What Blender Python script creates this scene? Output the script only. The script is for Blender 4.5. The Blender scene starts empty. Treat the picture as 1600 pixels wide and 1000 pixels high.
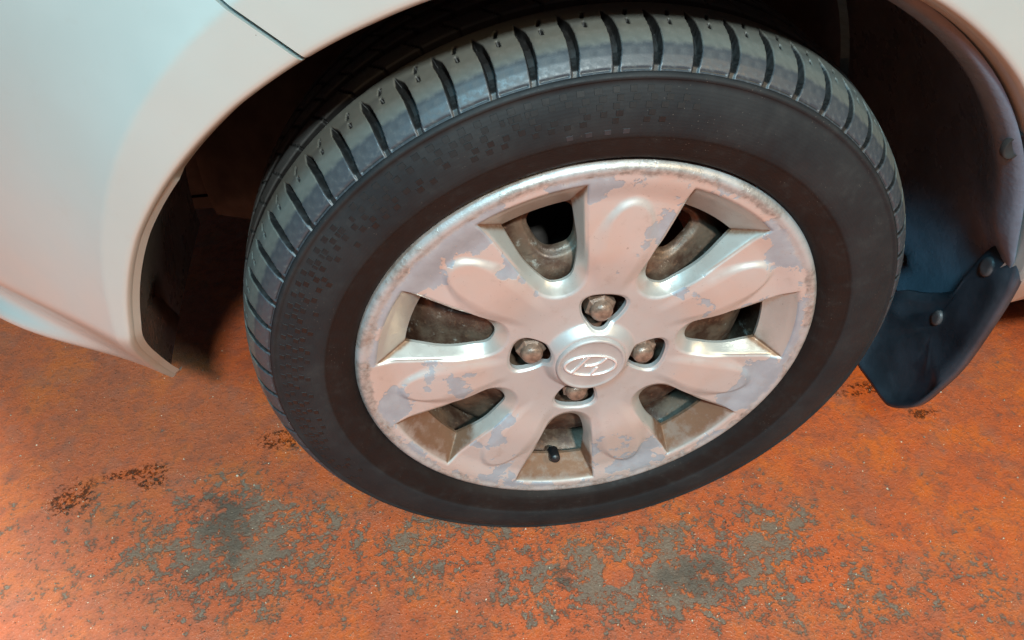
import bpy, math, random
import numpy as np
from mathutils import Matrix, Vector

rng = np.random.default_rng(7)
random.seed(7)
SC = bpy.context.scene
COL = SC.collection
R = math.radians
ZC = 0.288                       # wheel centre above the floor (loaded radius)

# ------------------------------------------------------------------ camera
def make_camera():
    pitch, yaw, roll = R(44.4), R(8.6), R(0.1)
    F = Vector((math.sin(yaw) * math.cos(pitch), math.cos(yaw) * math.cos(pitch), -math.sin(pitch)))
    X = Vector((math.cos(yaw), -math.sin(yaw), 0))
    U = X.cross(F)
    X2 = X * math.cos(roll) + U * math.sin(roll)
    U2 = U * math.cos(roll) - X * math.sin(roll)
    cd = bpy.data.cameras.new('camera')
    cd.sensor_width = 36
    cd.lens = 1155 * 36 / 1600
    cd.clip_start = 0.02
    cd.clip_end = 60
    c = bpy.data.objects.new('camera', cd)
    M = Matrix((X2, U2, -F)).transposed().to_4x4()
    M.translation = Vector((-0.134, -0.423, 0.48 + ZC))
    c.matrix_world = M
    COL.objects.link(c)
    SC.camera = c
make_camera()

# ------------------------------------------------------------------ light: garage lamps, no sky
W = bpy.data.worlds.new('World')
SC.world = W
W.use_nodes = True
W.node_tree.nodes['Background'].inputs[0].default_value = (0.62, 0.88, 1.0, 1)
W.node_tree.nodes['Background'].inputs[1].default_value = 0.075

def area(name, loc, target, sx, sy, power, col):
    ld = bpy.data.lights.new(name, 'AREA')
    ld.shape = 'RECTANGLE'
    ld.size, ld.size_y, ld.energy, ld.color = sx, sy, power, col
    o = bpy.data.objects.new(name, ld)
    o.location = loc
    o.rotation_euler = (Vector(target) - Vector(loc)).to_track_quat('-Z', 'Y').to_euler()
    COL.objects.link(o)
area('ceiling_lamp_over_bonnet', (-0.70, 0.56, 2.6), (-0.70, 0.52, 0), 0.4, 0.20, 125, (0.88, 1.0, 0.98))
area('ceiling_lamp_beside_car', (0.15, -2.0, 2.60), (0, 0.1, 0.2), 0.20, 0.16, 112, (0.90, 1.0, 0.97))
area('doorway_light', (-1.05, -1.75, 3.0), (-0.3, 0, 0.35), 0.5, 0.5, 92, (0.32, 0.78, 1.0))
area('lamp_towards_rear', (1.7, -1.4, 2.0), (0.4, 0.0, 0.3), 0.5, 0.5, 26, (1.0, 0.70, 0.38))
SC.view_settings.view_transform = 'Standard'
SC.view_settings.look = 'None'
SC.view_settings.exposure = 0.0
SC.view_settings.gamma = 1.0
SC.view_settings.use_curve_mapping = False
SC.cycles.max_bounces = 4
SC.cycles.use_denoising = True

# ------------------------------------------------------------------ helpers
def mesh_obj(name, verts, faces, mat, parent=None, smooth=True, attrs=None, loc=(0, 0, 0)):
    me = bpy.data.meshes.new(name)
    me.from_pydata([tuple(map(float, v)) for v in verts], [], [tuple(map(int, f)) for f in faces])
    me.materials.append(mat)
    if smooth:
        me.shade_smooth()
    if attrs:
        for k, a in attrs.items():
            at = me.attributes.new(k, 'FLOAT', 'POINT')
            at.data.foreach_set('value', np.asarray(a, dtype=np.float32))
    me.update()
    o = bpy.data.objects.new(name, me)
    COL.objects.link(o)
    o.location = loc
    if parent:
        o.parent = parent
    return o

def empty(name, loc=(0, 0, 0), parent=None):
    o = bpy.data.objects.new(name, None)
    o.empty_display_size = 0.1
    COL.objects.link(o)
    o.location = loc
    if parent:
        o.parent = parent
    return o

def grid_faces(n, m, wrap=False):
    i, j = np.meshgrid(np.arange(n if wrap else n - 1), np.arange(m - 1), indexing='ij')
    a = i * m + j
    i2 = (i + 1) % n
    b = i2 * m + j
    return np.stack([a, b, b + 1, a + 1], -1).reshape(-1, 4)

def clip(V, Q, F, extra=None):
    """keep F>=0; returns verts, polygons, boundary edges, attrs"""
    ins = F[Q] >= 0
    cnt = ins.sum(1)
    keep = [tuple(q) for q in Q[cnt == Q.shape[1]]]
    V = list(map(tuple, V))
    ex = {k: list(v) for k, v in (extra or {}).items()}
    cache, bnd = {}, []
    def cut(a, b):
        k = (min(a, b), max(a, b))
        if k not in cache:
            a2, b2 = k
            t = F[a2] / (F[a2] - F[b2])
            V.append(tuple(V[a2][c] * (1 - t) + V[b2][c] * t for c in range(3)))
            for e in ex.values():
                e.append(e[a2] * (1 - t) + e[b2] * t)
            cache[k] = len(V) - 1
        return cache[k]
    for q in Q[(cnt > 0) & (cnt < Q.shape[1])]:
        poly, new = [], []
        n = len(q)
        for i in range(n):
            a, b = int(q[i]), int(q[(i + 1) % n])
            if F[a] >= 0:
                poly.append(a)
            if (F[a] >= 0) != (F[b] >= 0):
                c = cut(a, b)
                poly.append(c)
                new.append((c, F[a] >= 0))
        if len(poly) >= 3:
            keep.append(tuple(poly))
            if len(new) == 2:
                (c0, o0), (c1, o1) = new
                bnd.append((c0, c1) if o0 else (c1, c0))
    used = sorted({i for f in keep for i in f})
    rm = {o: n for n, o in enumerate(used)}
    V2 = [V[i] for i in used]
    ex2 = {k: [v[i] for i in used] for k, v in ex.items()}
    return V2, [tuple(rm[i] for i in f) for f in keep], [(rm[a], rm[b]) for a, b in bnd if a in rm and b in rm], ex2

def extrude_edges(V, Fc, edges, offs, ex=None, share=False):
    """adds a wall strip hanging from boundary edges (own vertices, so the edge stays crisp)"""
    for off in offs:
        mp = {}
        for a, b in edges:
            for v in (a, b):
                if v not in mp:
                    d = off(V[v]) if callable(off) else off
                    top = len(V)
                    if not share:
                        V.append(V[v])
                    V.append((V[v][0] + d[0], V[v][1] + d[1], V[v][2] + d[2]))
                    if ex:
                        for e in ex.values():
                            e.append(e[v])
                            if not share:
                                e.append(e[v])
                    mp[v] = (v, top) if share else (top, top + 1)
            Fc.append((mp[a][0], mp[a][1], mp[b][1], mp[b][0]))

def lathe(profile, n, axis_y=True):
    """profile: list of (r, y) about the wheel axis"""
    V = []
    for k in range(n):
        a = 2 * math.pi * k / n
        for r, y in profile:
            V.append((r * math.cos(a), y, r * math.sin(a)))
    return np.array(V), grid_faces(n, len(profile), True)

def sstep(x, a, b):
    t = np.clip((x - a) / (b - a), 0, 1)
    return t * t * (3 - 2 * t)

# ------------------------------------------------------------------ material helpers
class NT:
    def __init__(s, name):
        s.m = bpy.data.materials.new(name)
        s.m.use_nodes = True
        s.t = s.m.node_tree
        s.n = s.t.nodes
        s.bsdf = s.n['Principled BSDF']
        s.tc = s.n.new('ShaderNodeTexCoord')
        s.obj = s.tc.outputs['Object']
    def link(s, a, b):
        s.t.links.new(a, b)
    def val(s, sock, v):
        if hasattr(v, 'links') or isinstance(v, bpy.types.NodeSocket):
            s.link(v, sock)
        else:
            if isinstance(v, (tuple, list)) and len(v) == 3 and sock.type == 'RGBA':
                v = (*v, 1)
            sock.default_value = v
    def noise(s, scale, detail=4, rough=.55, dist=0, vec=None, w=None):
        n = s.n.new('ShaderNodeTexNoise')
        n.inputs['Scale'].default_value = scale
        n.inputs['Detail'].default_value = detail
        n.inputs['Roughness'].default_value = rough
        n.inputs['Distortion'].default_value = dist
        v = vec or s.obj
        if w is not None:
            mp = s.n.new('ShaderNodeVectorMath'); mp.operation = 'ADD'
            s.link(v, mp.inputs[0]); mp.inputs[1].default_value = (w, w * 1.7, w * .6)
            v = mp.outputs[0]
        s.link(v, n.inputs['Vector'])
        return n.outputs['Fac']
    def voro(s, scale, feature='F1', out='Distance', vec=None, rand=1):
        n = s.n.new('ShaderNodeTexVoronoi')
        n.feature = feature
        n.inputs['Scale'].default_value = scale
        n.inputs['Randomness'].default_value = rand
        s.link(vec or s.obj, n.inputs['Vector'])
        return n.outputs[out]
    def math(s, op, a, b=None, c=None, clamp=False):
        n = s.n.new('ShaderNodeMath'); n.operation = op; n.use_clamp = clamp
        s.val(n.inputs[0], a)
        if b is not None: s.val(n.inputs[1], b)
        if c is not None: s.val(n.inputs[2], c)
        return n.outputs[0]
    def ramp(s, fac, lo, hi, a=0.0, b=1.0, smooth=True):
        n = s.n.new('ShaderNodeMapRange')
        n.interpolation_type = 'SMOOTHSTEP' if smooth else 'LINEAR'
        s.val(n.inputs[0], fac)
        n.inputs[1].default_value = lo; n.inputs[2].default_value = hi
        n.inputs[3].default_value = a; n.inputs[4].default_value = b
        return n.outputs[0]
    def mix(s, fac, a, b):
        n = s.n.new('ShaderNodeMix'); n.data_type = 'RGBA'
        s.val(n.inputs[0], fac); s.val(n.inputs[6], a); s.val(n.inputs[7], b)
        return n.outputs[2]
    def attr(s, name):
        n = s.n.new('ShaderNodeAttribute'); n.attribute_name = name
        return n.outputs['Fac']
    def sep(s):
        n = s.n.new('ShaderNodeSeparateXYZ'); s.link(s.obj, n.inputs[0]); return n.outputs
    def bump(s, h, strength=.3, dist=.001, normal=None):
        n = s.n.new('ShaderNodeBump')
        n.inputs['Strength'].default_value = strength
        n.inputs['Distance'].default_value = dist
        s.link(h, n.inputs['Height'])
        if normal is not None: s.link(normal, n.inputs['Normal'])
        return n.outputs[0]
    def out(s, color=None, rough=None, metal=None, normal=None, spec=None, coat=None, coat_rough=None):
        b = s.bsdf
        for k, v in (('Base Color', color), ('Roughness', rough), ('Metallic', metal), ('Normal', normal),
                     ('Specular IOR Level', spec), ('Coat Weight', coat), ('Coat Roughness', coat_rough)):
            if v is not None:
                s.val(b.inputs[k], v)
        return s.m

def simple(name, col, rough=.5, metal=0., nscale=60, var=.25, bump=.15, bdist=.0006, spec=None):
    s = NT(name)
    n = s.noise(nscale, 5, .6)
    f = s.ramp(n, .3, .7, 1 - var, 1 + var * .6)
    c = s.n.new('ShaderNodeVectorMath'); c.operation = 'SCALE'
    c.inputs[0].default_value = col
    s.link(f, c.inputs['Scale'])
    r = s.ramp(s.noise(nscale * .6, 4, .6, w=3.1), .3, .7, max(.05, rough - .12), min(1, rough + .12))
    return s.out(c.outputs[0], r, metal, s.bump(s.noise(nscale * 6, 4, .6), bump, bdist), spec)

# ------------------------------------------------------------------ materials
def mat_floor():
    s = NT('worn_orange_floor_paint')
    o = s.sep()
    def blob(x, y, rx, ry):
        a = s.math('DIVIDE', s.math('SUBTRACT', o[0], x), rx)
        b = s.math('DIVIDE', s.math('SUBTRACT', o[1], y), ry)
        d = s.math('ADD', s.math('MULTIPLY', a, a), s.math('MULTIPLY', b, b))
        return s.math('POWER', 2.718, s.math('MULTIPLY', d, -1.0))
    n1 = s.noise(13, 5, .65)
    n2 = s.noise(46, 6, .72, .3, w=1.3)
    n3 = s.noise(170, 4, .70, w=4.2)
    n4 = s.noise(5.5, 3, .6, w=8.2)
    n5 = s.noise(520, 2, .65, w=2.7)
    # where the paint has worn through, strongest in front of the wheel
    wear = s.math('ADD', blob(-.385, .055, .085, .10), blob(.05, -.075, .14, .055))
    wear = s.math('ADD', wear, s.math('MULTIPLY', blob(.22, -.035, .10, .06), .72))
    wear = s.math('ADD', wear, s.math('MULTIPLY', blob(-.17, .01, .22, .08), .72))
    wear = s.math('ADD', wear, s.math('MULTIPLY', blob(.36, -.13, .22, .06), .55))
    wear = s.math('ADD', wear, s.math('MULTIPLY', blob(-.55, .08, .13, .09), .50))
    wear = s.math('SUBTRACT', s.math('MINIMUM', wear, 1.10), s.math('MULTIPLY', s.ramp(blob(.039, -.060, .016, .014), .25, .5), 1.6))
    wear = s.math('ADD', wear, s.ramp(o[1], .20, -.02, .06, .24))
    t = s.math('ADD', s.math('ADD', s.math('MULTIPLY', n2, .42), s.math('MULTIPLY', n1, .18)), s.math('MULTIPLY', n3, .40))
    thr = s.math('SUBTRACT', .628, s.math('MULTIPLY', wear, .122))
    bare = s.ramp(s.math('SUBTRACT', t, thr), -.022, .034)
    # paint colour
    c1 = s.mix(s.ramp(n4, .35, .68), (.52, .092, .020), (.40, .084, .029))
    c1 = s.mix(s.ramp(n1, .46, .64), c1, (.62, .112, .010))
    c1 = s.mix(s.math('MULTIPLY', s.ramp(n2, .47, .62), .48), c1, (.20, .055, .027))
    c1 = s.mix(s.math('MULTIPLY', s.ramp(n3, .53, .66), .48), c1, (.17, .055, .030))
    c1 = s.mix(s.math('MULTIPLY', s.ramp(s.noise(21, 4, .6, w=15.), .52, .66), .45), c1, (.30, .098, .055))
    # chalky scuffed paint towards the car's front, tint darkened for the broad shadow there
    chalk_shade = s.math('MULTIPLY', s.ramp(s.math('ADD', o[0], s.math('MULTIPLY', n4, .25)), -.10, -.42), s.ramp(n3, .3, .65, .9, .45))
    c1 = s.mix(s.math('MULTIPLY', chalk_shade, .40), c1, (.34, .120, .072))
    # concrete
    c2 = s.mix(s.ramp(n1, .3, .7), (.100, .082, .060), (.175, .146, .108))
    c2 = s.mix(s.math('MULTIPLY', s.ramp(n3, .52, .70), .7), c2, (.27, .23, .175))
    c2 = s.mix(s.math('MULTIPLY', s.ramp(n5, .52, .68), .5), c2, (.085, .070, .050))
    c = s.mix(s.math('MULTIPLY', bare, .86), c1, c2)
    film = s.math('MULTIPLY', s.ramp(s.math('ADD', s.math('MULTIPLY', n1, .6), s.math('MULTIPLY', n3, .4)), .42, .62), s.ramp(wear, .1, .9, .16, .50))
    c = s.mix(film, c, (.165, .098, .062))
    # oil stains
    oil = s.math('ADD', blob(-.385, .050, .030, .060), s.math('MULTIPLY', blob(-.42, .09, .03, .03), .8))
    oil = s.math('ADD', oil, blob(.12, -.075, .06, .03))
    oil = s.math('ADD', oil, s.math('MULTIPLY', blob(-.021, -.053, .013, .018), 1.3))
    oil = s.ramp(s.math('MULTIPLY', oil, s.ramp(n2, .3, .65, .4, 1.3)), .25, 1.1)
    c = s.mix(s.math('MULTIPLY', oil, .62), c, (.060, .050, .038))
    # wet rust-dark crumbs
    wet = s.math('ADD', blob(-.581, .128, .030, .026), blob(-.49, .146, .022, .022))
    wet = s.math('ADD', wet, s.math('ADD', blob(-.335, .182, .036, .020), blob(.491, .100, .022, .010)))
    wet = s.math('ADD', wet, s.math('ADD', blob(.44, .150, .05, .012), s.math('MULTIPLY', blob(-.53, .155, .03, .008), .8)))
    wetm = s.ramp(s.math('MULTIPLY', wet, s.ramp(n3, .38, .62, .25, 1.5)), .25, .95)
    c = s.mix(s.math('MULTIPLY', wetm, .80), c, s.mix(s.ramp(n3, .46, .56), (.46, .075, .008), (.035, .012, .006)))
    # scattered dark pits and pale grains
    pit = s.ramp(s.math('ADD', s.voro(170), s.math('MULTIPLY', n1, .35)), .235, .285, 1, 0)
    c = s.mix(s.math('MULTIPLY', pit, .75), c, (.06, .035, .022))
    grain = s.ramp(s.math('ADD', s.voro(420), s.math('MULTIPLY', n2, .42)), .262, .318, 1, 0)
    c = s.mix(s.math('MULTIPLY', grain, .85), c, (.70, .58, .42))
    h = s.math('SUBTRACT', s.math('ADD', s.math('MULTIPLY', n3, .6), s.math('MULTIPLY', n5, .40)), s.math('MULTIPLY', bare, .36))
    h = s.math('SUBTRACT', h, s.math('MULTIPLY', pit, .4))
    rough = s.math('SUBTRACT', s.ramp(n2, .3, .7, .40, .68), s.math('MULTIPLY', wetm, .38))
    return s.out(c, rough, 0., s.bump(h, .95, .0028), .4)

def mat_cover():
    s = NT('weathered_silver_cover_paint')
    rad = s.attr('rad'); dirt = s.attr('dirt'); wall = s.attr('wall')
    n1 = s.noise(22, 5, .55, .25, w=2.0)
    n2 = s.noise(75, 6, .65, w=5.)
    n3 = s.noise(300, 4, .6)
    t = s.math('ADD', s.math('MULTIPLY', n1, .78), s.math('MULTIPLY', n2, .22))
    # lacquer has flaked off, more of it near the rim
    t = s.math('ADD', t, s.ramp(rad, .150, .196, 0., .085))
    t = s.math('SUBTRACT', t, s.ramp(rad, .12, .075, 0., .10))
    peel = s.math('MULTIPLY', s.ramp(t, .554, .564), s.ramp(wall, .2, .5, 1., .25))
    pink = s.mix(s.ramp(s.noise(16, 3, .5, w=9.), .35, .65), (.58, .500, .455), (.58, .545, .525))
    pink = s.mix(s.ramp(rad, .10, .075), pink, (.52, .51, .50))
    silver = s.mix(s.ramp(n2, .3, .7), (.30, .355, .41), (.37, .425, .475))
    c = s.mix(s.math('MULTIPLY', peel, .88), pink, silver)
    c = s.mix(s.ramp(wall, .25, .7), c, (.50, .49, .455))
    # scuffed rim edge
    scuff = s.math('MULTIPLY', s.ramp(s.math('ADD', rad, s.math('MULTIPLY', s.math('SUBTRACT', n2, .5), .018)), .1895, .1935), 1.0)
    sc = s.mix(s.ramp(s.noise(170, 5, .7, w=4), .40, .62), (.43, .41, .385), (.27, .245, .225))
    sc = s.mix(s.ramp(n1, .42, .60), sc, (.47, .45, .44))
    c = s.mix(s.math('MULTIPLY', scuff, .88), c, sc)
    # road dirt in corners
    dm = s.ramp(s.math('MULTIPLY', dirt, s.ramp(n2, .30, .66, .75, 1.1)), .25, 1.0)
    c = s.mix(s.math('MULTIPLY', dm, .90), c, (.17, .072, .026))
    film = s.math('MULTIPLY', s.ramp(s.noise(45, 6, .7, w=12), .55, .72), .30)
    c = s.mix(film, c, (.38, .30, .25))
    scratch = s.ramp(s.noise(240, 2, .5, 2.5, w=3.), .70, .74)
    c = s.mix(s.math('MULTIPLY', scratch, .5), c, (.24, .19, .16))
    rough = s.math('ADD', s.ramp(n2, .3, .7, .40, .52), s.math('MULTIPLY', dm, .2))
    rough = s.math('ADD', rough, s.math('MULTIPLY', s.ramp(wall, .3, .8), -.12))
    h = s.math('ADD', s.math('MULTIPLY', peel, -.5), s.math('MULTIPLY', s.math('MULTIPLY', scuff, s.noise(220, 5, .7, w=1.)), 1.2))
    h = s.math('ADD', h, s.math('MULTIPLY', n3, .06))
    return s.out(c, rough, s.ramp(peel, 0, 1, .52, .42), s.bump(h, .5, .0006), .5)

def mat_paint():
    s = NT('pale_champagne_car_paint')
    n = s.noise(7, 3, .5)
    c = s.mix(s.ramp(n, .3, .7), (.46, .535, .520), (.49, .565, .55))
    c = s.mix(s.math('MULTIPLY', s.ramp(s.noise(60, 6, .7, w=2), .55, .75), .10), c, (.42, .36, .30))
    chip = s.ramp(s.math('ADD', s.voro(42), s.math('MULTIPLY', s.noise(9, 2, .5, w=3), .14)), .066, .074, 1, 0)
    c = s.mix(s.math('MULTIPLY', chip, .8), c, (.12, .10, .09))
    flake = s.noise(1800, 2, .6)
    r = s.ramp(s.noise(30, 5, .6, w=5), .3, .7, .34, .44)
    return s.out(c, r, .35, s.bump(s.math('ADD', flake, s.math('MULTIPLY', n, .3)), .05, .0003), .5, .55, .16)

def mat_rubber():
    s = NT('tyre_sidewall_rubber')
    o = s.sep()
    rr = s.math('SQRT', s.math('ADD', s.math('MULTIPLY', o[0], o[0]), s.math('MULTIPLY', o[2], o[2])))
    n = s.noise(16, 5, .6); n2 = s.noise(95, 5, .65, w=3)
    band = s.ramp(rr, .2255, .2275)
    brown = s.mix(s.ramp(n, .3, .7), (.0085, .0055, .0050), (.0135, .0088, .0078))
    grey = s.mix(s.ramp(n, .3, .7), (.0115, .0125, .0140), (.0200, .0205, .0215))
    c = s.mix(band, brown, grey)
    dust = s.math('MULTIPLY', s.ramp(n2, .48, .78), s.ramp(n, .35, .7, .05, .25))
    c = s.mix(dust, c, (.060, .052, .046))
    ring = s.math('SINE', s.math('MULTIPLY', rr, 2600))
    spk = s.math('MULTIPLY', s.ramp(s.voro(330), .11, .05), s.ramp(s.noise(30, 2, .5, w=8), .54, .62))
    c = s.mix(s.math('MULTIPLY', spk, .6), c, (.20, .16, .13))
    h = s.math('ADD', s.math('MULTIPLY', ring, .10), s.math('MULTIPLY', n2, .6))
    return s.out(c, s.ramp(n2, .3, .7, .55, .72), 0., s.bump(h, .25, .0005), .22)

def mat_tread():
    s = NT('dusty_tread_rubber')
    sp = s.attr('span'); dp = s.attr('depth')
    geo = s.n.new('ShaderNodeObjectInfo')
    rnd = geo.outputs['Random']
    n = s.noise(45, 5, .6); n2 = s.noise(220, 5, .7, w=2)
    edge = s.math('ADD', sp, s.math('MULTIPLY', s.math('SUBTRACT', n, .5), .010))
    worn = s.ramp(edge, .0165, .0200)
    c = s.mix(worn, (.036, .042, .050), (.092, .096, .086))
    c = s.mix(s.math('MULTIPLY', s.ramp(n2, .5, .75), .45), c, (.125, .125, .115))
    c = s.mix(s.math('MULTIPLY', s.ramp(s.noise(30, 3, .5, w=6), .52, .66), .45), c, (.045, .048, .050))
    c = s.mix(s.ramp(sp, .052, .062), c, (.055, .058, .058))
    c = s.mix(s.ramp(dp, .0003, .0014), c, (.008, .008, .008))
    return s.out(c, s.ramp(n2, .3, .7, .38, .60), 0., s.bump(s.math('ADD', n2, n), .25, .0005), .5)

def mat_steel():
    s = NT('grimy_steel_wheel')
    n = s.noise(38, 6, .65); n2 = s.noise(160, 5, .7, w=4)
    c = s.mix(s.ramp(n, .38, .62), (.070, .034, .022), (.150, .100, .070))
    c = s.mix(s.ramp(n2, .55, .72), c, (.20, .105, .06))
    c = s.mix(s.ramp(s.noise(70, 5, .7, w=9), .60, .70), c, (.30, .27, .23))
    return s.out(c, s.ramp(n2, .3, .7, .36, .62), .35, s.bump(n2, .5, .001))

M_FLOOR = mat_floor()
M_COVER = mat_cover()
M_PAINT = mat_paint()
M_RUBBER = mat_rubber()
M_TREAD = mat_tread()
M_STEEL = mat_steel()
M_NUT = simple('tarnished_nut', (.235, .150, .110), .40, .22, 160, .45, .5, .0006)
M_CAP = simple('dusty_cap_plastic', (.43, .395, .38), .42, .30, 40, .10, .1, .0003)
M_EMB = simple('satin_chrome', (.80, .75, .73), .34, .55, 70, .12, .1, .0002)
M_LINER = simple('liner_plastic', (.110, .150, .195), .30, 0, 30, .18, .5, .0010, .5)
M_FLAP = simple('flap_rubber', (.030, .041, .053), .36, 0, 26, .35, .3, .0008, .5)
M_CLIP = simple('clip_plastic', (.060, .058, .060), .5, 0, 80, .2)
M_DARK = simple('underbody_black', (.022, .017, .015), .8, 0, 40, .4)
M_RUST = simple('rusty_iron', (.085, .034, .018), .75, .1, 60, .5, .6, .001)
M_VALVE = simple('valve_rubber', (.012, .012, .013), .35, 0, 60, .2)
M_CHECK = simple('dark_relief_rubber', (.0035, .0035, .0040), .62, 0, 60, .3)
M_CHECK2 = simple('pale_relief_rubber', (.024, .025, .029), .5, 0, 60, .3)

# ------------------------------------------------------------------ floor
def build_floor():
    xs = np.concatenate([np.linspace(-6, -1.2, 9), np.linspace(-1.1, 1.1, 45), np.linspace(1.2, 6, 9)])
    ys = np.concatenate([np.linspace(-6, -.9, 9), np.linspace(-.8, 1.2, 41), np.linspace(1.4, 6, 9)])
    X, Y = np.meshgrid(xs, ys, indexing='ij')
    Z = np.zeros_like(X)
    V = np.stack([X, Y, Z], -1).reshape(-1, 3)
    o = mesh_obj('floor', V, grid_faces(len(xs), len(ys)), M_FLOOR)
    o['kind'] = 'structure'
build_floor()

# ------------------------------------------------------------------ the car
car = empty('car')
car['label'] = 'pale silver car, its front wheel in scuffed plastic cover on worn orange floor'
car['category'] = 'car'
LOC = (0, 0, ZC)
RA = 0.355                                        # wheel arch radius

def body_y(x, z):
    r = np.hypot(x, z)
    th = np.degrees(np.arctan2(z, x))
    th = np.where(th < -90, th + 360, th)
    wb = .043 - .021 * sstep(th, 125, 175)
    s = np.maximum(0, r - RA - wb)
    y = -.030 + .42 * .085 * (1 - np.exp(-s / .085))
    y = y + .003 * (1 - sstep(r - RA, 0, .010)) * 0
    q = np.maximum(0, -x - .20)
    y = y + 1.15 * q * q
    lo = np.maximum(0, .085 - z)
    y = y + .60 * lo * lo / (lo + .02)
    left = sstep(-x, .36, .56)
    y = y - .036 * np.exp(-((z + .016) / .020) ** 2) * left
    return y

def arch_off(d):
    return np.interp(d, [-25, 10, 30, 45, 60, 80, 105, 115, 130, 150, 165, 176, 187], [.006, .008, .009, .006, .001, -.008, -.009, -.005, .003, .009, .010, .014, .022])

def body_panel(name, fld):
    th = np.radians(np.arange(-22, 206.01, .6))
    rr = np.concatenate([[RA], RA + .0022 * np.arange(1, 46) ** 1.0, np.linspace(.465, .98, 40)])
    T, Q = np.meshgrid(th, rr, indexing='ij')
    Q2 = Q + arch_off(np.degrees(T)) * np.clip(1 - (Q - RA) / .12, 0, 1)
    x, z = Q2 * np.cos(T), Q2 * np.sin(T)
    y = body_y(x, z)
    # rounded lip at the wheel arch edge
    e = np.maximum(0, .006 - (Q - RA)) / .006
    y = y + .006 * (1 - np.sqrt(np.maximum(0, 1 - e * e)))
    V = np.stack([x, y, z], -1).reshape(-1, 3)
    f = fld(x, z, Q, T).reshape(-1)
    V, Fc, bd, _ = clip(V, grid_faces(len(th), len(rr)), f)
    extrude_edges(V, Fc, bd, [lambda v: (0.0, .016 if v[2] > 0 else .005, 0.0)])
    # folded flange all round the arch
    arch = [i for i, v in enumerate(V) if abs(math.hypot(v[0], v[2]) - RA - float(arch_off((math.degrees(math.atan2(v[2], v[0])) + 90) % 360 - 90))) < 1e-5]
    arch = sorted(set(arch), key=lambda i: math.atan2(V[i][2], -V[i][0]) if False else ((math.degrees(math.atan2(V[i][2], V[i][0])) + 90) % 360))
    def shrink(v):
        k = -.004 / math.hypot(v[0], v[2])
        return (v[0] * k, .014 if v[0] > -.28 else .004, v[2] * k)
    es = [(a, b) for a, b in zip(arch[:-1], arch[1:]) if abs(math.dist(V[a], V[b])) < .01]
    extrude_edges(V, Fc, es, [shrink])
    o = mesh_obj(name, V, Fc, M_PAINT, car, True, None, LOC)
    return o

def seam(x, z):
    # bumper to fender joint, signed distance (positive on the fender side)
    px, pz = -.189, .303
    d = np.array([-.72, .69]); d = d / np.linalg.norm(d)
    u = (x - px) * d[0] + (z - pz) * d[1]
    w = (x - px) * d[1] - (z - pz) * d[0]
    return w + .35 * np.maximum(u, 0) ** 2
def bottom(x, z):
    zb = np.where(x < 0, -.036 - .02 * sstep(-x, .4, .6), -.050)
    return z - zb
bp = body_panel('bumper', lambda x, z, q, t: np.minimum(np.minimum(-seam(x, z) - .0014, bottom(x, z)), np.minimum(.80 + x, .62 - z)))
fp = body_panel('fender', lambda x, z, q, t: np.minimum(np.minimum(np.minimum(seam(x, z) - .0014, bottom(x, z)), np.minimum(.75 - x, .62 - z)), np.where((x > .2) & (z < .12), x - .320 - .073 * sstep(z, .080, .060) * .62, 9)))
bp['label'] = 'pale bumper corner with folded lower edge'
fp['label'] = 'pale fender over the wheel arch'

# bonnet and nose close the body above and ahead of the wheel
def build_bonnet():
    xs = np.linspace(-.80, .75, 32); ys = np.linspace(0, 1, 24)
    X, T = np.meshgrid(xs, ys, indexing='ij')
    y0 = body_y(X, np.full_like(X, .60)) + .004
    y0 = np.where(X < -.6, y0, y0)
    Y = y0 + T * (1.45 - y0)
    Z = .605 + .06 * np.sin(np.pi * np.clip(T, 0, 1)) - .10 * sstep(-X, .45, .8)
    mesh_obj('bonnet', np.stack([X, Y, Z], -1).reshape(-1, 3), grid_faces(32, 24), M_PAINT, car, True, None, LOC)
    ys = np.linspace(0, 1, 16); zs = np.linspace(-.05, .56, 16)
    T, Z = np.meshgrid(ys, zs, indexing='ij')
    y0 = body_y(np.full_like(T, -.79), Z)
    Y = y0 + T * (1.45 - y0)
    X = -.79 - .05 * np.sin(np.pi * .5 * T)
    mesh_obj('nose_panel', np.stack([X, Y, Z], -1).reshape(-1, 3), grid_faces(16, 16), M_PAINT, car, True, None, LOC)
build_bonnet()

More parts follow.
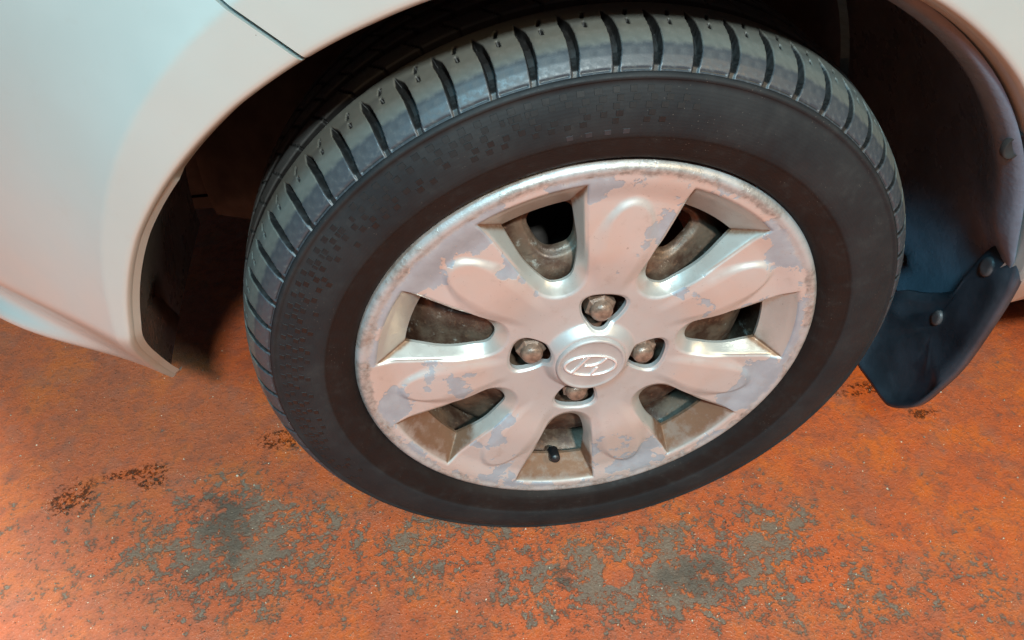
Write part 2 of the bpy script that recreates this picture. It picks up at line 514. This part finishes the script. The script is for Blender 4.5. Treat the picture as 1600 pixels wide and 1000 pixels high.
def build_liner():
    th = np.radians(np.arange(-9, 186.1, 1.5))
    V = []
    nprof = 13
    for t in th:
        d = math.degrees(t)
        k = float(sstep(np.array(d), 95, 60)) * float(sstep(np.array(d), 6, 20))            # broad visible flange only behind the wheel
        wob = float(arch_off(d)) * (.8 if d > 60 else .5)
        x0, z0 = .36 * math.cos(t), .36 * math.sin(t)
        yl = float(body_y(np.array(x0), np.array(z0)))
        prof = [(.360 - .0065 * k, yl + .012), (.360 - .010 * k, yl + .013), (.362 - .015 * k, yl + .015 + .003 * k), (.364 - .020 * k, yl + .018 + .006 * k),
                (.366 - .022 * k, yl + .024 + .008 * k), (.368 - .021 * k, yl + .030 + .014 * k), (.370 - .013 * k, yl + .066), (.371 - .006 * k, yl + .095),
                (.3715, .115), (.372, .15), (.373, .20), (.374, .25), (.374, .315)]
        for r, y in prof:
            V.append(((r + wob) * math.cos(t), max(y, yl + .013), (r + wob) * math.sin(t)))
    o = mesh_obj('wheel_arch_liner', np.array(V), grid_faces(len(th), nprof), M_LINER, car, True, None, LOC)
    o['label'] = 'dark plastic liner inside the wheel arch'
    # closing wall deep inside the arch
    V, F2 = [], []
    th = np.radians(np.arange(-12, 192.1, 4))
    for t in th:
        for r in (.06, .20, .30, .376):
            x, z = r * math.cos(t), r * math.sin(t)
            V.append((x, .316 + .03 * math.cos(r * 14), max(z, -.042)))
    mesh_obj('inner_wing', np.array(V), grid_faces(len(th), 4), M_DARK, car, True, None, LOC)
    # dark disc coloured to read as the clip hole in the flange
    V, Fc = lathe([(.0, .0014), (.0060, .0012), (.0072, -.0006), (.0085, .0002), (.0085, .004)], 24)
    V = np.array(V)
    a = R(34)
    V = V * np.array([1.0, 1, 1.25]) + np.array([.3535 * math.cos(a), -.0155, .3535 * math.sin(a)])
    mesh_obj('clip', V, Fc, M_DARK, car, True, None, LOC)
build_liner()

def box(name, lo, hi, mat, parent, loc=LOC):
    x0, y0, z0 = lo; x1, y1, z1 = hi
    V = [(x, y, z) for x in (x0, x1) for y in (y0, y1) for z in (z0, z1)]
    F2 = [(0, 1, 3, 2), (4, 6, 7, 5), (0, 4, 5, 1), (2, 3, 7, 6), (0, 2, 6, 4), (1, 5, 7, 3)]
    return mesh_obj(name, V, F2, mat, parent, False, None, loc)
box('undertray', (-.72, .352, -.046), (3.2, 1.55, -.03), M_DARK, car)
box('sill_underside', (.55, .03, -.046), (3.2, .351, -.03), M_DARK, car)
box('subframe_rail', (-.60, .355, -.028), (.70, .43, .05), M_DARK, car)

# suspension arm and drive shaft behind the wheel
def tube(name, p0, p1, r0, r1, mat, parent, n=20, loc=(0, 0, 0)):
    p0, p1 = Vector(p0), Vector(p1)
    d = (p1 - p0).normalized()
    a = d.orthogonal().normalized(); b = d.cross(a)
    V, F2 = [], []
    for p, r in ((p0, r0), (p1, r1)):
        for k in range(n):
            t = 2 * math.pi * k / n
            V.append(tuple(p + a * r * math.cos(t) + b * r * math.sin(t)))
    for k in range(n):
        F2.append((k, (k + 1) % n, n + (k + 1) % n, n + k))
    F2.append(tuple(range(n - 1, -1, -1))); F2.append(tuple(range(n, 2 * n)))
    return mesh_obj(name, V, F2, mat, parent, False, None, loc)
tube('suspension_strut', (.0, .17, .05), (.02, .30, .36), .026, .030, M_DARK, car, loc=LOC)

# mud flap hanging behind the wheel
def build_flap():
    out = [(.100, -.070), (.100, -.105), (.092, -.140), (.082, -.149), (.057, -.150), (.026, -.149), (.012, -.142), (-.005, -.122), (-.014, -.104), (-.020, -.073),
           (-.025, -.035), (-.027, .017), (-.026, .061), (-.020, .082), (-.012, .089), (-.002, .088), (.014, .077), (.021, .050), (.025, .018), (.040, -.002), (.064, -.024), (.088, -.042)]
    # resample smoothly
    P = np.array(out); n = len(P)
    pts = []
    for i in range(n):
        p0, p1, p2, p3 = P[i - 1], P[i], P[(i + 1) % n], P[(i + 2) % n]
        for t in (0, .25, .5, .75):
            pts.append(.5 * (2 * p1 + (p2 - p0) * t + (2 * p0 - 5 * p1 + 4 * p2 - p3) * t * t + (3 * p1 - p0 - 3 * p2 + p3) * t ** 3))
    pts = np.array(pts); c = pts.mean(0); m = len(pts)
    V, F2 = [], []
    def surf(y, z, dx):
        # bowed rubber sheet, lower part kicked forward a little
        bow = .004 * (1 - ((y - .036) / .06) ** 2) - .012 * float(sstep(np.array(-z), .03, .15)) 
        dish = 0
        return (.354 + bow + dx, y, z)
    rings = [(1.0, .006), (1.0, .0), (.985, -.0025), (.94, -.0025), (.915, .0), (.7, .0012), (.45, .001), (.2, 0.)]
    for s, dx in rings:
        for p in pts:
            q = c + (p - c) * s
            # ribs: raised pad in the mounted upper half
            pad = -.004 * float(sstep(np.array(q[1]), -.080, -.066)) if s < .93 else 0
            V.append(surf(q[0], q[1], dx + pad))
    V.append(surf(c[0], c[1], -.003))
    for k in range(len(rings) - 1):
        for i in range(m):
            j = (i + 1) % m
            F2.append((k * m + i, k * m + j, (k + 1) * m + j, (k + 1) * m + i))
    last = (len(rings) - 1) * m
    for i in range(m):
        F2.append((last + i, last + (i + 1) % m, len(V) - 1))
    F2.append(tuple(range(m - 1, -1, -1)))
    o = mesh_obj('mud_flap', V, F2, M_FLAP, car, True, None, LOC)
    for y, z, r in ((.026, -.022, .0068), (.006, .060, .0080)):
        L, Fc = lathe([(0., .0016), (r * .55, .0015), (r * .9, .0018), (r, .0030), (r, .006)], 24)
        L = np.array(L)
        L2 = np.stack([L[:, 1] + .349, L[:, 0] * .9 + y, L[:, 2] * 1.25 + z], -1)
        mesh_obj('fastener', L2, Fc[:, ::-1], M_CLIP, o, True)
build_flap()

# ------------------------------------------------------------------ the wheel
wheel = empty('wheel', LOC, car)
wheel['label'] = 'front wheel with worn tyre and flaking seven spoke cover'
ZG = -ZC + .0004                                   # floor in wheel coordinates

def flat(V):
    V = np.array(V, dtype=float)
    z = V[:, 2]
    V[:, 2] = np.where(z < ZG, ZG, z)
    return V

# tread surface profile (y, r) from the outer shoulder line across the crown
TP = [(-.0008, .2685), (.0016, .2722), (.0056, .2765), (.0100, .2800), (.0155, .2834), (.022, .2868), (.030, .2895), (.038, .2914), (.047, .2930), (.060, .2945), (.078, .2955), (.090, .2957)]
TP = TP + [(.18 - y, r) for y, r in TP[-2::-1]]
TPa = np.array(TP)
seg = np.concatenate([[0], np.cumsum(np.hypot(*np.diff(TPa, axis=0).T))])
LT = seg[-1]
def tp(s):
    return np.interp(s, seg, TPa[:, 0]), np.interp(s, seg, TPa[:, 1])
def s_of_y(y):
    return float(np.interp(y, TPa[:, 0], seg))

def build_tyre():
    # carcass: sidewalls plus a base under the tread
    side = [(.190, .014), (.2000, .010), (.2035, .004), (.2070, -.0015), (.2110, -.0040), (.2170, -.0058), (.2240, -.0072), (.2258, -.0078),
            (.2272, -.0088), (.2320, -.0092), (.2400, -.0094), (.2480, -.0084), (.2550, -.0065), (.2610, -.0042), (.2640, -.0028), (.2648, -.0039), (.2668, -.0034), (.2675, -.0018), (.2684, -.0008)]
    base = []
    for s in np.linspace(.001, LT - .001, 40):
        y, r = tp(s)
        base.append((float(r) - (.0090 * min(1, min(s, LT - s) / .014) + .0016 * min(1, min(s, LT - s) / .002)) - .0004, float(y)))
    prof = side + base + [(r, .18 - y) for r, y in side[::-1]]
    V, Fc = lathe(prof, 240)
    mesh_obj('tyre', flat(V), Fc, M_RUBBER, wheel)

    # tread blocks, one per pitch
    NB = 65
    pitch = 2 * math.pi / NB
    nu, ns = 45, 130
    su = np.linspace(-.5, .5, nu)
    ss = np.concatenate([np.linspace(0, .06, 75), np.linspace(.0612, LT, ns - 75)])
    Ug, Sg = np.meshgrid(su, ss, indexing='ij')
    y, r = tp(Sg)
    xm = Ug * pitch * .285 * 1000                    # mm along the circumference
    P = pitch * .285 * 1000
    sm = Sg * 1000
    # lateral groove centre line, bowed (mm)
    se = s_of_y(.0385) * 1000
    bow = 3.6 * np.sin(np.clip(sm / se, 0, 1.1) * math.pi * .95) - 2.6 * np.clip(sm / se, 0, 1.2)
    dd = np.abs((xm + bow + P / 2) % P)
    dd = np.minimum(dd, P - dd)
    hw = 2.7 * sstep(sm, se + .6, se - 9) + .25 * (sm < se)
    hw = hw - .7 * sstep(sm, 18, 6)
    gd = 6.0 * sstep(sm, 3, 13) + 1.3
    g = sstep(dd, hw + .55, hw - .35) * gd * (sm < se + 1.0)
    dep = g
    # sipes
    xc = (xm + bow + P * 1.5) % P - P / 2
    def slot(x0, s0, x1, s1, w, d):
        px, ps = xc + 0 * xm, sm
        lx, ls = x1 - x0, s1 - s0
        t = np.clip(((px - x0) * lx + (ps - s0) * ls) / (lx * lx + ls * ls), 0, 1)
        dist = np.hypot(px - x0 - t * lx, ps - s0 - t * ls)
        return sstep(dist, w + .35, w - .25) * d
    s36 = s_of_y(.0375) * 1000; s28 = s_of_y(.029) * 1000
    dep = np.maximum(dep, slot(1.2, s36 - 4.2, -1.6, s36 + .8, .85, 4.0))
    dep = np.maximum(dep, slot(2.0, s28 - 3.4, 1.6, s28 - .2, 1.0, 4.0))
    # thin dashed line along the foot of each block
    dep = np.maximum(dep, sstep(np.abs(sm - 1.6), .95, .35) * 1.3 * sstep(dd, hw + 1.2, hw + 2.2))
    # circumferential grooves
    for yc in (.0505, .0775, .1025, .1295):
        sc_ = s_of_y(yc) * 1000
        dep = np.maximum(dep, sstep(np.abs(sm - sc_), 4.4, 3.3) * 7)
    # slanted cuts in the centre ribs
    for ya, yb in ((.0555, .0725), (.0825, .0975), (.1075, .1245)):
        a_, b_ = s_of_y(ya) * 1000, s_of_y(yb) * 1000
        px = xm
        for off in (-P, 0, P):
            x0, x1 = -6 + off, 5 + off
            lx, ls = x1 - x0, b_ - a_
            t = np.clip(((px - x0) * lx + (sm - a_) * ls) / (lx * lx + ls * ls), 0, 1)
            dist = np.hypot(px - x0 - t * lx, sm - a_ - t * ls)
            dep = np.maximum(dep, sstep(dist, 1.0, .3) * 5)
    dep = dep / 1000
    # outward normal in (y, r)
    ty = np.gradient(y, axis=1); tr = np.gradient(r, axis=1)
    ln = np.hypot(ty, tr)
    ny, nr = -tr / ln, ty / ln
    dep = np.minimum(dep, .0075 * np.minimum(1, np.minimum(Sg, LT - Sg) / .02 + .2))
    y2, r2 = y - ny * dep, r - nr * dep
    ang = Ug * pitch
    x = r2 * np.cos(ang); z = r2 * np.sin(ang)
    V = np.stack([x, y2, z], -1).reshape(-1, 3)
    Fc = grid_faces(nu, ns)
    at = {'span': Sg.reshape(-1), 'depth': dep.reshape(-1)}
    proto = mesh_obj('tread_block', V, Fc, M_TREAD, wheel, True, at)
    for k in range(NB):
        a = R(91.05) + pitch * (k + .5)
        deg = math.degrees(a) % 360
        if 240 < deg < 300:
            c, s_ = math.cos(a), math.sin(a)
            V2 = np.stack([V[:, 0] * c - V[:, 2] * s_, V[:, 1], V[:, 0] * s_ + V[:, 2] * c], -1)
            mesh_obj('tread_block', flat(V2), Fc, M_TREAD, wheel, True, at)
            continue
        if k == 0:
            o = proto
        else:
            o = proto.copy(); COL.objects.link(o); o.parent = wheel
        o.rotation_euler = (0, -a, 0)

    # chequered relief on the sidewall
    def side_y(rr):
        pr = sorted((r_, y_) for r_, y_ in side)
        return float(np.interp(rr, [q[0] for q in pr], [q[1] for q in pr]))
    def relief(name, cells, mat, h):
        V, F2 = [], []
        for a0, a1, r0, r1 in cells:
            b = len(V)
            for rr, aa, hh in ((r0, a0, 0), (r0, a1, 0), (r1, a1, 0), (r1, a0, 0), (r0 + .0003, a0 + .0012, h), (r0 + .0003, a1 - .0012, h), (r1 - .0003, a1 - .0012, h), (r1 - .0003, a0 + .0012, h)):
                V.append((rr * math.cos(aa), side_y(rr) - hh + (0.0003 if hh == 0 else 0), rr * math.sin(aa)))
            F2 += [(b + 4, b + 5, b + 6, b + 7)] + [(b + i, b + (i + 1) % 4, b + 4 + (i + 1) % 4, b + 4 + i) for i in range(4)]
        o = mesh_obj(name, V, F2, mat, wheel, False)
        o['kind'] = 'stuff'
    dark, pale = [], []
    rows = [(.2570, .2612), (.2522, .2564), (.2474, .2516), (.2426, .2468), (.2378, .2420)]
    for ri, (r0, r1) in enumerate(rows):
        da = R(1.25)
        for k in range(int(R(132) / da)):
            a = R(78) + k * da + (ri % 2) * da * .5
            fade = min(1, (math.degrees(a) - 74) / 12) * min(1, (214 - math.degrees(a)) / 20)
            u = random.random()
            if (ri == 0 and k % 2 == 0 and u < .93 * fade) or (ri > 0 and u < (.90, .80, .75, .5)[ri - 1] * fade and (k + ri) % 2 == 0):
                wdt = da * random.uniform(.85, 1.0)
                dark.append((a, a + wdt, r0, r1))
            elif ri == 1 and u > .90 and fade > .5:
                dark.append((a, a + da * .6, r0, r1))
    for k in range(4):
        a = R(88.5 + 3.1 * k)
        pale.append((a, a + R(1.2), .2295, .2335))
    relief('chequer_relief', dark, M_CHECK, .0003)
    relief('marking_squares', pale, M_CHECK2, .0003)
build_tyre()

# ------------------------------------------------------------------ plastic wheel cover
NUT_A = [R(81.5 + 90 * k) for k in range(4)]
def build_cover():
    nr, nt = 190, 1260
    rr = np.concatenate([np.linspace(.026, .194, nr - 26), .194 + (.2032 - .194) * np.linspace(1 / 26, 1, 26)])
    th = np.linspace(0, 2 * np.pi, nt, endpoint=False)
    T, Q = np.meshgrid(th, rr, indexing='ij')
    step = 2 * np.pi / 7
    # window-local coordinates
    a = (T - R(108.0) + step / 2) % step - step / 2
    u, t = Q * np.cos(a), Q * np.sin(a)
    HA = R(13.3)
    c0, rad0 = .100, .100 * math.sin(HA)
    along = u * math.cos(HA) + np.abs(t) * math.sin(HA)
    d_line = u * math.sin(HA) - np.abs(t) * math.cos(HA)
    d_circ = rad0 - np.hypot(u - c0, t)
    d_side = np.where(along > c0 * math.cos(HA), d_line, d_circ)      # >0 inside the window
    slope = .60 + 1.55 * sstep(u, .084, .128)
    def soft(d, w):
        return np.where(d < -w, 0, np.where(d > w, d, (d + w) ** 2 / (4 * w)))
    f_side = soft(d_side, .0006) * slope
    f_out = soft(.1865 - Q, .0009) * .80
    k = .0006
    dwall = np.minimum(f_side, f_out)
    hole_d = .0080 + .0115 * np.clip((Q - .092) / .066, 0, 1.05)
    # spoke-local coordinates
    b = (T - R(108.0)) % step - step / 2
    us, ts = Q * np.cos(b), Q * np.sin(b)
    dish = .0040 * sstep(Q, .1895, .166) * sstep(Q, .066, .105)
    e1 = np.hypot(np.maximum(us - .126, 0) / .0425, ts / (.0215 - .010 * sstep(us, .120, .070)))
    edge = .22 + .60 * sstep(us, .160, .120)
    petal = sstep(e1, 1 + edge * .5, 1 - edge * .5)
    crown = np.sqrt(np.maximum(0, 1 - np.minimum(1, e1) ** 2))
    y = dish * (1 - .80 * petal) - .0003 * crown * sstep(us, .07, .11)
    # hub boss, rim roll
    y = y + .0075 * sstep(Q, .0335, .0430) * sstep(Q, .125, .060) - .0015 * sstep(Q, .036, .032)
    ro = np.clip((Q - .1975) / (.2032 - .1975), 0, 1)
    y = y - .0012 * np.exp(-((Q - .196) / .0035) ** 2) + .009 * (1 - np.sqrt(np.maximum(0, 1 - ro ** 2.2)))
    yface = y
    y = yface * (1 - sstep(dwall, 0, .006) * sstep(Q, .105, .140)) + dwall
    # nut openings
    fn = np.full_like(Q, 9.)
    x_, z_ = Q * np.cos(T), Q * np.sin(T)
    for na in NUT_A:
        lu = x_ * math.cos(na) + z_ * math.sin(na) - .0532
        lt = -x_ * math.sin(na) + z_ * math.cos(na)
        ht = .0182 * (1 + .30 * np.clip(lu / .017, -1, 1))
        f = (np.abs(lu) / .0178) ** 2.4 + (np.abs(lt) / ht) ** 2.4 - 1
        fn = np.minimum(fn, f * .010)
        y = y + .0022 * sstep(f, .35, .0)
    f_win = (hole_d - dwall)
    # notch for the tyre valve in the lowest window
    nv = np.hypot(x_ + .0215, z_ + .151) - .0085
    f_all = np.minimum(np.minimum(f_win, fn), np.where(dwall > .004, nv, 9.))
    V = np.stack([x_, y, z_], -1).reshape(-1, 3)
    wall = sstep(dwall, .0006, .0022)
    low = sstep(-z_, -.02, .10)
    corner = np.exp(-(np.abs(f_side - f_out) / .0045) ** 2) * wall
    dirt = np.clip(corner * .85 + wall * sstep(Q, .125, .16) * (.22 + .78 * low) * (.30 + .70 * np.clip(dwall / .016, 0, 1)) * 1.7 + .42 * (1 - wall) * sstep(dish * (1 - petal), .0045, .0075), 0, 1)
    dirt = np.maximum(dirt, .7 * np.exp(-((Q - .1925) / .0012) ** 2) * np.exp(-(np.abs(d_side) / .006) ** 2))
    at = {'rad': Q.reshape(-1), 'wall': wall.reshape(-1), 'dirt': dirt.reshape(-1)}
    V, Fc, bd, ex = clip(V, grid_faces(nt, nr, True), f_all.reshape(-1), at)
    def thick(v):
        r_ = math.hypot(v[0], v[2])
        return (0, (.0045 if r_ < .072 else .0030), 0)
    extrude_edges(V, Fc, bd, [thick], ex)
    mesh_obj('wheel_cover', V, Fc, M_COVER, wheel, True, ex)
build_cover()

def build_cap():
    V, Fc = lathe([(.0, -.0052), (.010, -.0052), (.020, -.0050), (.0268, -.0046), (.0276, -.0049), (.0284, -.0056), (.0298, -.0057), (.0308, -.0048), (.0314, -.0025), (.0316, .006)], 96)
    V[:, 0] += -.0005; V[:, 1] += .0005
    mesh_obj('centre_cap', V, Fc, M_CAP, wheel)
    # oval badge with slanted letter strokes
    tilt = R(-7)
    V, F2 = [], []
    def ribbon(pts, w, closed=False, h=.0020):
        pts = [np.array(p, float) for p in pts]
        n = len(pts)
        b0 = len(V)
        for i in range(n):
            p = pts[i]
            q0 = pts[i - 1] if (closed or i > 0) else pts[i]
            q1 = pts[(i + 1) % n] if (closed or i < n - 1) else pts[i]
            d = q1 - q0; d = d / np.linalg.norm(d)
            nn = np.array([-d[1], d[0]])
            ww = w[i] if hasattr(w, '__len__') else w
            for o_, hh in ((-1, 0), (-.75, .7), (-.35, 1), (.35, 1), (.75, .7), (1, 0)):
                q = p + nn * ww * .5 * o_
                x = q[0] * math.cos(tilt) - q[1] * math.sin(tilt)
                z = q[0] * math.sin(tilt) + q[1] * math.cos(tilt)
                V.append((x - .0015, -.0044 - h * hh, z + .0006))
        m = 6
        for i in range(n if closed else n - 1):
            j = (i + 1) % n
            for k in range(m - 1):
                F2.append((b0 + i * m + k, b0 + j * m + k, b0 + j * m + k + 1, b0 + i * m + k + 1))
        if not closed:
            F2.append(tuple(b0 + k for k in range(m)))
            F2.append(tuple(b0 + (n - 1) * m + k for k in range(m))[::-1])
    A, B = .0232, .0122
    ribbon([(A * math.cos(t), B * math.sin(t)) for t in np.linspace(0, 2 * math.pi, 72, endpoint=False)], .0024, True)
    def bez(p0, p1, p2, p3, n=14):
        p0, p1, p2, p3 = map(np.array, (p0, p1, p2, p3))
        return [(1 - t) ** 3 * p0 + 3 * (1 - t) ** 2 * t * p1 + 3 * (1 - t) * t * t * p2 + t ** 3 * p3 for t in np.linspace(0, 1, n)]
    ribbon(bez((-.0030, .0118), (-.0065, .0062), (-.0105, -.0020), (-.0152, -.0088)), .0034)        # left stroke
    ribbon(bez((-.0052, .0000), (.0000, -.0012), (.0055, .0010), (.0085, .0035), 12) + bez((.0085, .0035), (.0105, .0055), (.0120, .0075), (.0128, .0094), 6)[1:], .0032)
    ribbon(bez((.0064, -.0020), (.0052, -.0052), (.0040, -.0080), (.0026, -.0116)), .0034)            # right foot
    mesh_obj('emblem', V, F2, M_EMB, wheel)
build_cap()

def build_nuts():
    prof = [(.0, .0025), (.0045, .0028), (.0072, .0040), (.0086, .0064), (.0090, .0090), (.0091, .0110)]
    L, Fc = lathe(prof, 24)
    V = [tuple(v) for v in L]; F2 = [tuple(f) for f in Fc]
    b = len(V)
    for rad, y in ((.0092, .0105), (.0124, .0128), (.0124, .0285), (.0152, .0300), (.0156, .0360)):
        for k in range(24):
            a = 2 * math.pi * k / 24
            hexr = rad
            if rad < .014:
                am = (a + math.pi / 6) % (math.pi / 3) - math.pi / 6
                hexr = rad * math.cos(math.pi / 6) / math.cos(am)
            V.append((hexr * math.cos(a), y, hexr * math.sin(a)))
    for q in range(4):
        for k in range(24):
            j = (k + 1) % 24
            F2.append((b + q * 24 + k, b + q * 24 + j, b + (q + 1) * 24 + j, b + (q + 1) * 24 + k))
    proto = None
    for i, na in enumerate(NUT_A):
        if proto is None:
            proto = o = mesh_obj('lug_nut', V, F2, M_NUT, wheel, True)
            for p in o.data.polygons:
                p.use_smooth = p.index < len(Fc)
        else:
            o = proto.copy(); COL.objects.link(o); o.parent = wheel
        o.location = (.0515 * math.cos(na), .0015, .0515 * math.sin(na))
        o.rotation_euler = (0, .35 * i + .2, 0)
        o.scale = (1.1, 1, 1.1)
build_nuts()

def build_steel():
    pts = [(.020, .034), (.060, .034), (.068, .032), (.080, .026), (.090, .0235), (.099, .0250), (.107, .0290), (.116, .0325), (.136, .0365), (.147, .0400), (.156, .0480), (.165, .0600), (.171, .0720)]
    P = np.array(pts)
    sg = np.concatenate([[0], np.cumsum(np.hypot(*np.diff(P, axis=0).T))])
    s = np.linspace(0, sg[-1], 150)
    rr, yy = np.interp(s, sg, P[:, 0]), np.interp(s, sg, P[:, 1])
    ker = np.ones(7) / 7
    rr[3:-3] = np.convolve(rr, ker, 'valid'); yy[3:-3] = np.convolve(yy, ker, 'valid')
    th = np.linspace(0, 2 * np.pi, 560, endpoint=False)
    T, Q = np.meshgrid(th, rr, indexing='ij')
    Yg = np.repeat(yy[None], len(th), 0).copy()
    f = np.full_like(Q, 9.)
    st = 2 * np.pi / 8
    a = (T - R(104.5) + st / 2) % st - st / 2
    lt, lu = Q * np.sin(a), Q * np.cos(a) - .1265
    ht = .0180 * (1 + .20 * lu / .019)
    ff = (np.abs(lu) / .0185) ** 3.2 + (np.abs(lt) / ht) ** 3.2 - 1
    Yg = Yg + .004 * sstep(ff, .9, .0)                    # pressed-in edge of each vent
    V = np.stack([Q * np.cos(T), Yg, Q * np.sin(T)], -1).reshape(-1, 3)
    V, Fc, bd, _ = clip(V, grid_faces(560, 150, True), (ff * .01).reshape(-1))
    extrude_edges(V, Fc, bd, [(0, .006, 0)], None, True)
    mesh_obj('steel_disc', V, Fc, M_STEEL, wheel)
    V, Fc = lathe([(.1995, .0085), (.1985, .0105), (.1930, .0120), (.1890, .0200), (.1860, .030), (.1760, .038), (.1710, .055), (.1690, .09), (.1700, .13), (.186, .15), (.190, .17), (.200, .176)], 160)
    mesh_obj('rim_barrel', V, Fc, M_STEEL, wheel)
    V, Fc = lathe([(.03, .092), (.075, .092), (.078, .104), (.122, .104), (.122, .124), (.03, .126)], 96)
    mesh_obj('brake_disc', V, Fc, M_DARK, wheel)  # disc coloured black for the darkness behind the vents
    V, Fc = lathe([(.0, .016), (.022, .017), (.027, .020), (.027, .036)], 40)
    mesh_obj('hub_grease_cap', V, Fc, M_RUST, wheel)
    # tyre valve
    V, Fc = lathe([(.0, -.0085), (.0036, -.0080), (.0050, -.0066), (.0050, -.004), (.0054, -.003), (.0056, .004), (.0060, .007), (.0060, .009)], 24)
    o = mesh_obj('valve_stem', V, Fc, M_VALVE, wheel)
    o.location = (-.0230, .016, -.158)
    o.rotation_euler = (R(-24), 0, 0)
build_steel()

# ------------------------------------------------------------------ grit on the floor
def build_grit():
    V, F2 = [], []
    def stone(x, y, s):
        b = len(V)
        ax = rng.uniform(.7, 1.4, 3) * s
        ph = rng.uniform(0, 6.28)
        top = []
        for k in range(5):
            a = ph + k * 1.2566
            V.append((x + ax[0] * math.cos(a), y + ax[1] * math.sin(a), .0001))
        for k in range(5):
            a = ph + k * 1.2566 + .3
            V.append((x + .6 * ax[0] * math.cos(a), y + .6 * ax[1] * math.sin(a), ax[2] * .8))
        for k in range(5):
            j = (k + 1) % 5
            F2.append((b + k, b + j, b + 5 + j, b + 5 + k))
        F2.append(tuple(b + 5 + k for k in range(5)))
    for _ in range(2800):
        x, y = rng.uniform(-.70, .62), .42 - .62 * math.sqrt(rng.uniform(0, 1))
        stone(x, y, float(rng.choice([.0004, .0006, .0009, .0013], p=[.50, .32, .14, .04])))
    s = NT('pale_grit')
    c = s.mix(s.ramp(s.noise(260, 2, .5), .45, .68), (.13, .09, .06), (.72, .62, .46))
    o = mesh_obj('floor_grit', V, F2, s.out(c, .7), None, False)
    o['kind'] = 'stuff'
    o['label'] = 'fine pale grit scattered over the orange floor'
    o['category'] = 'grit'
build_grit()
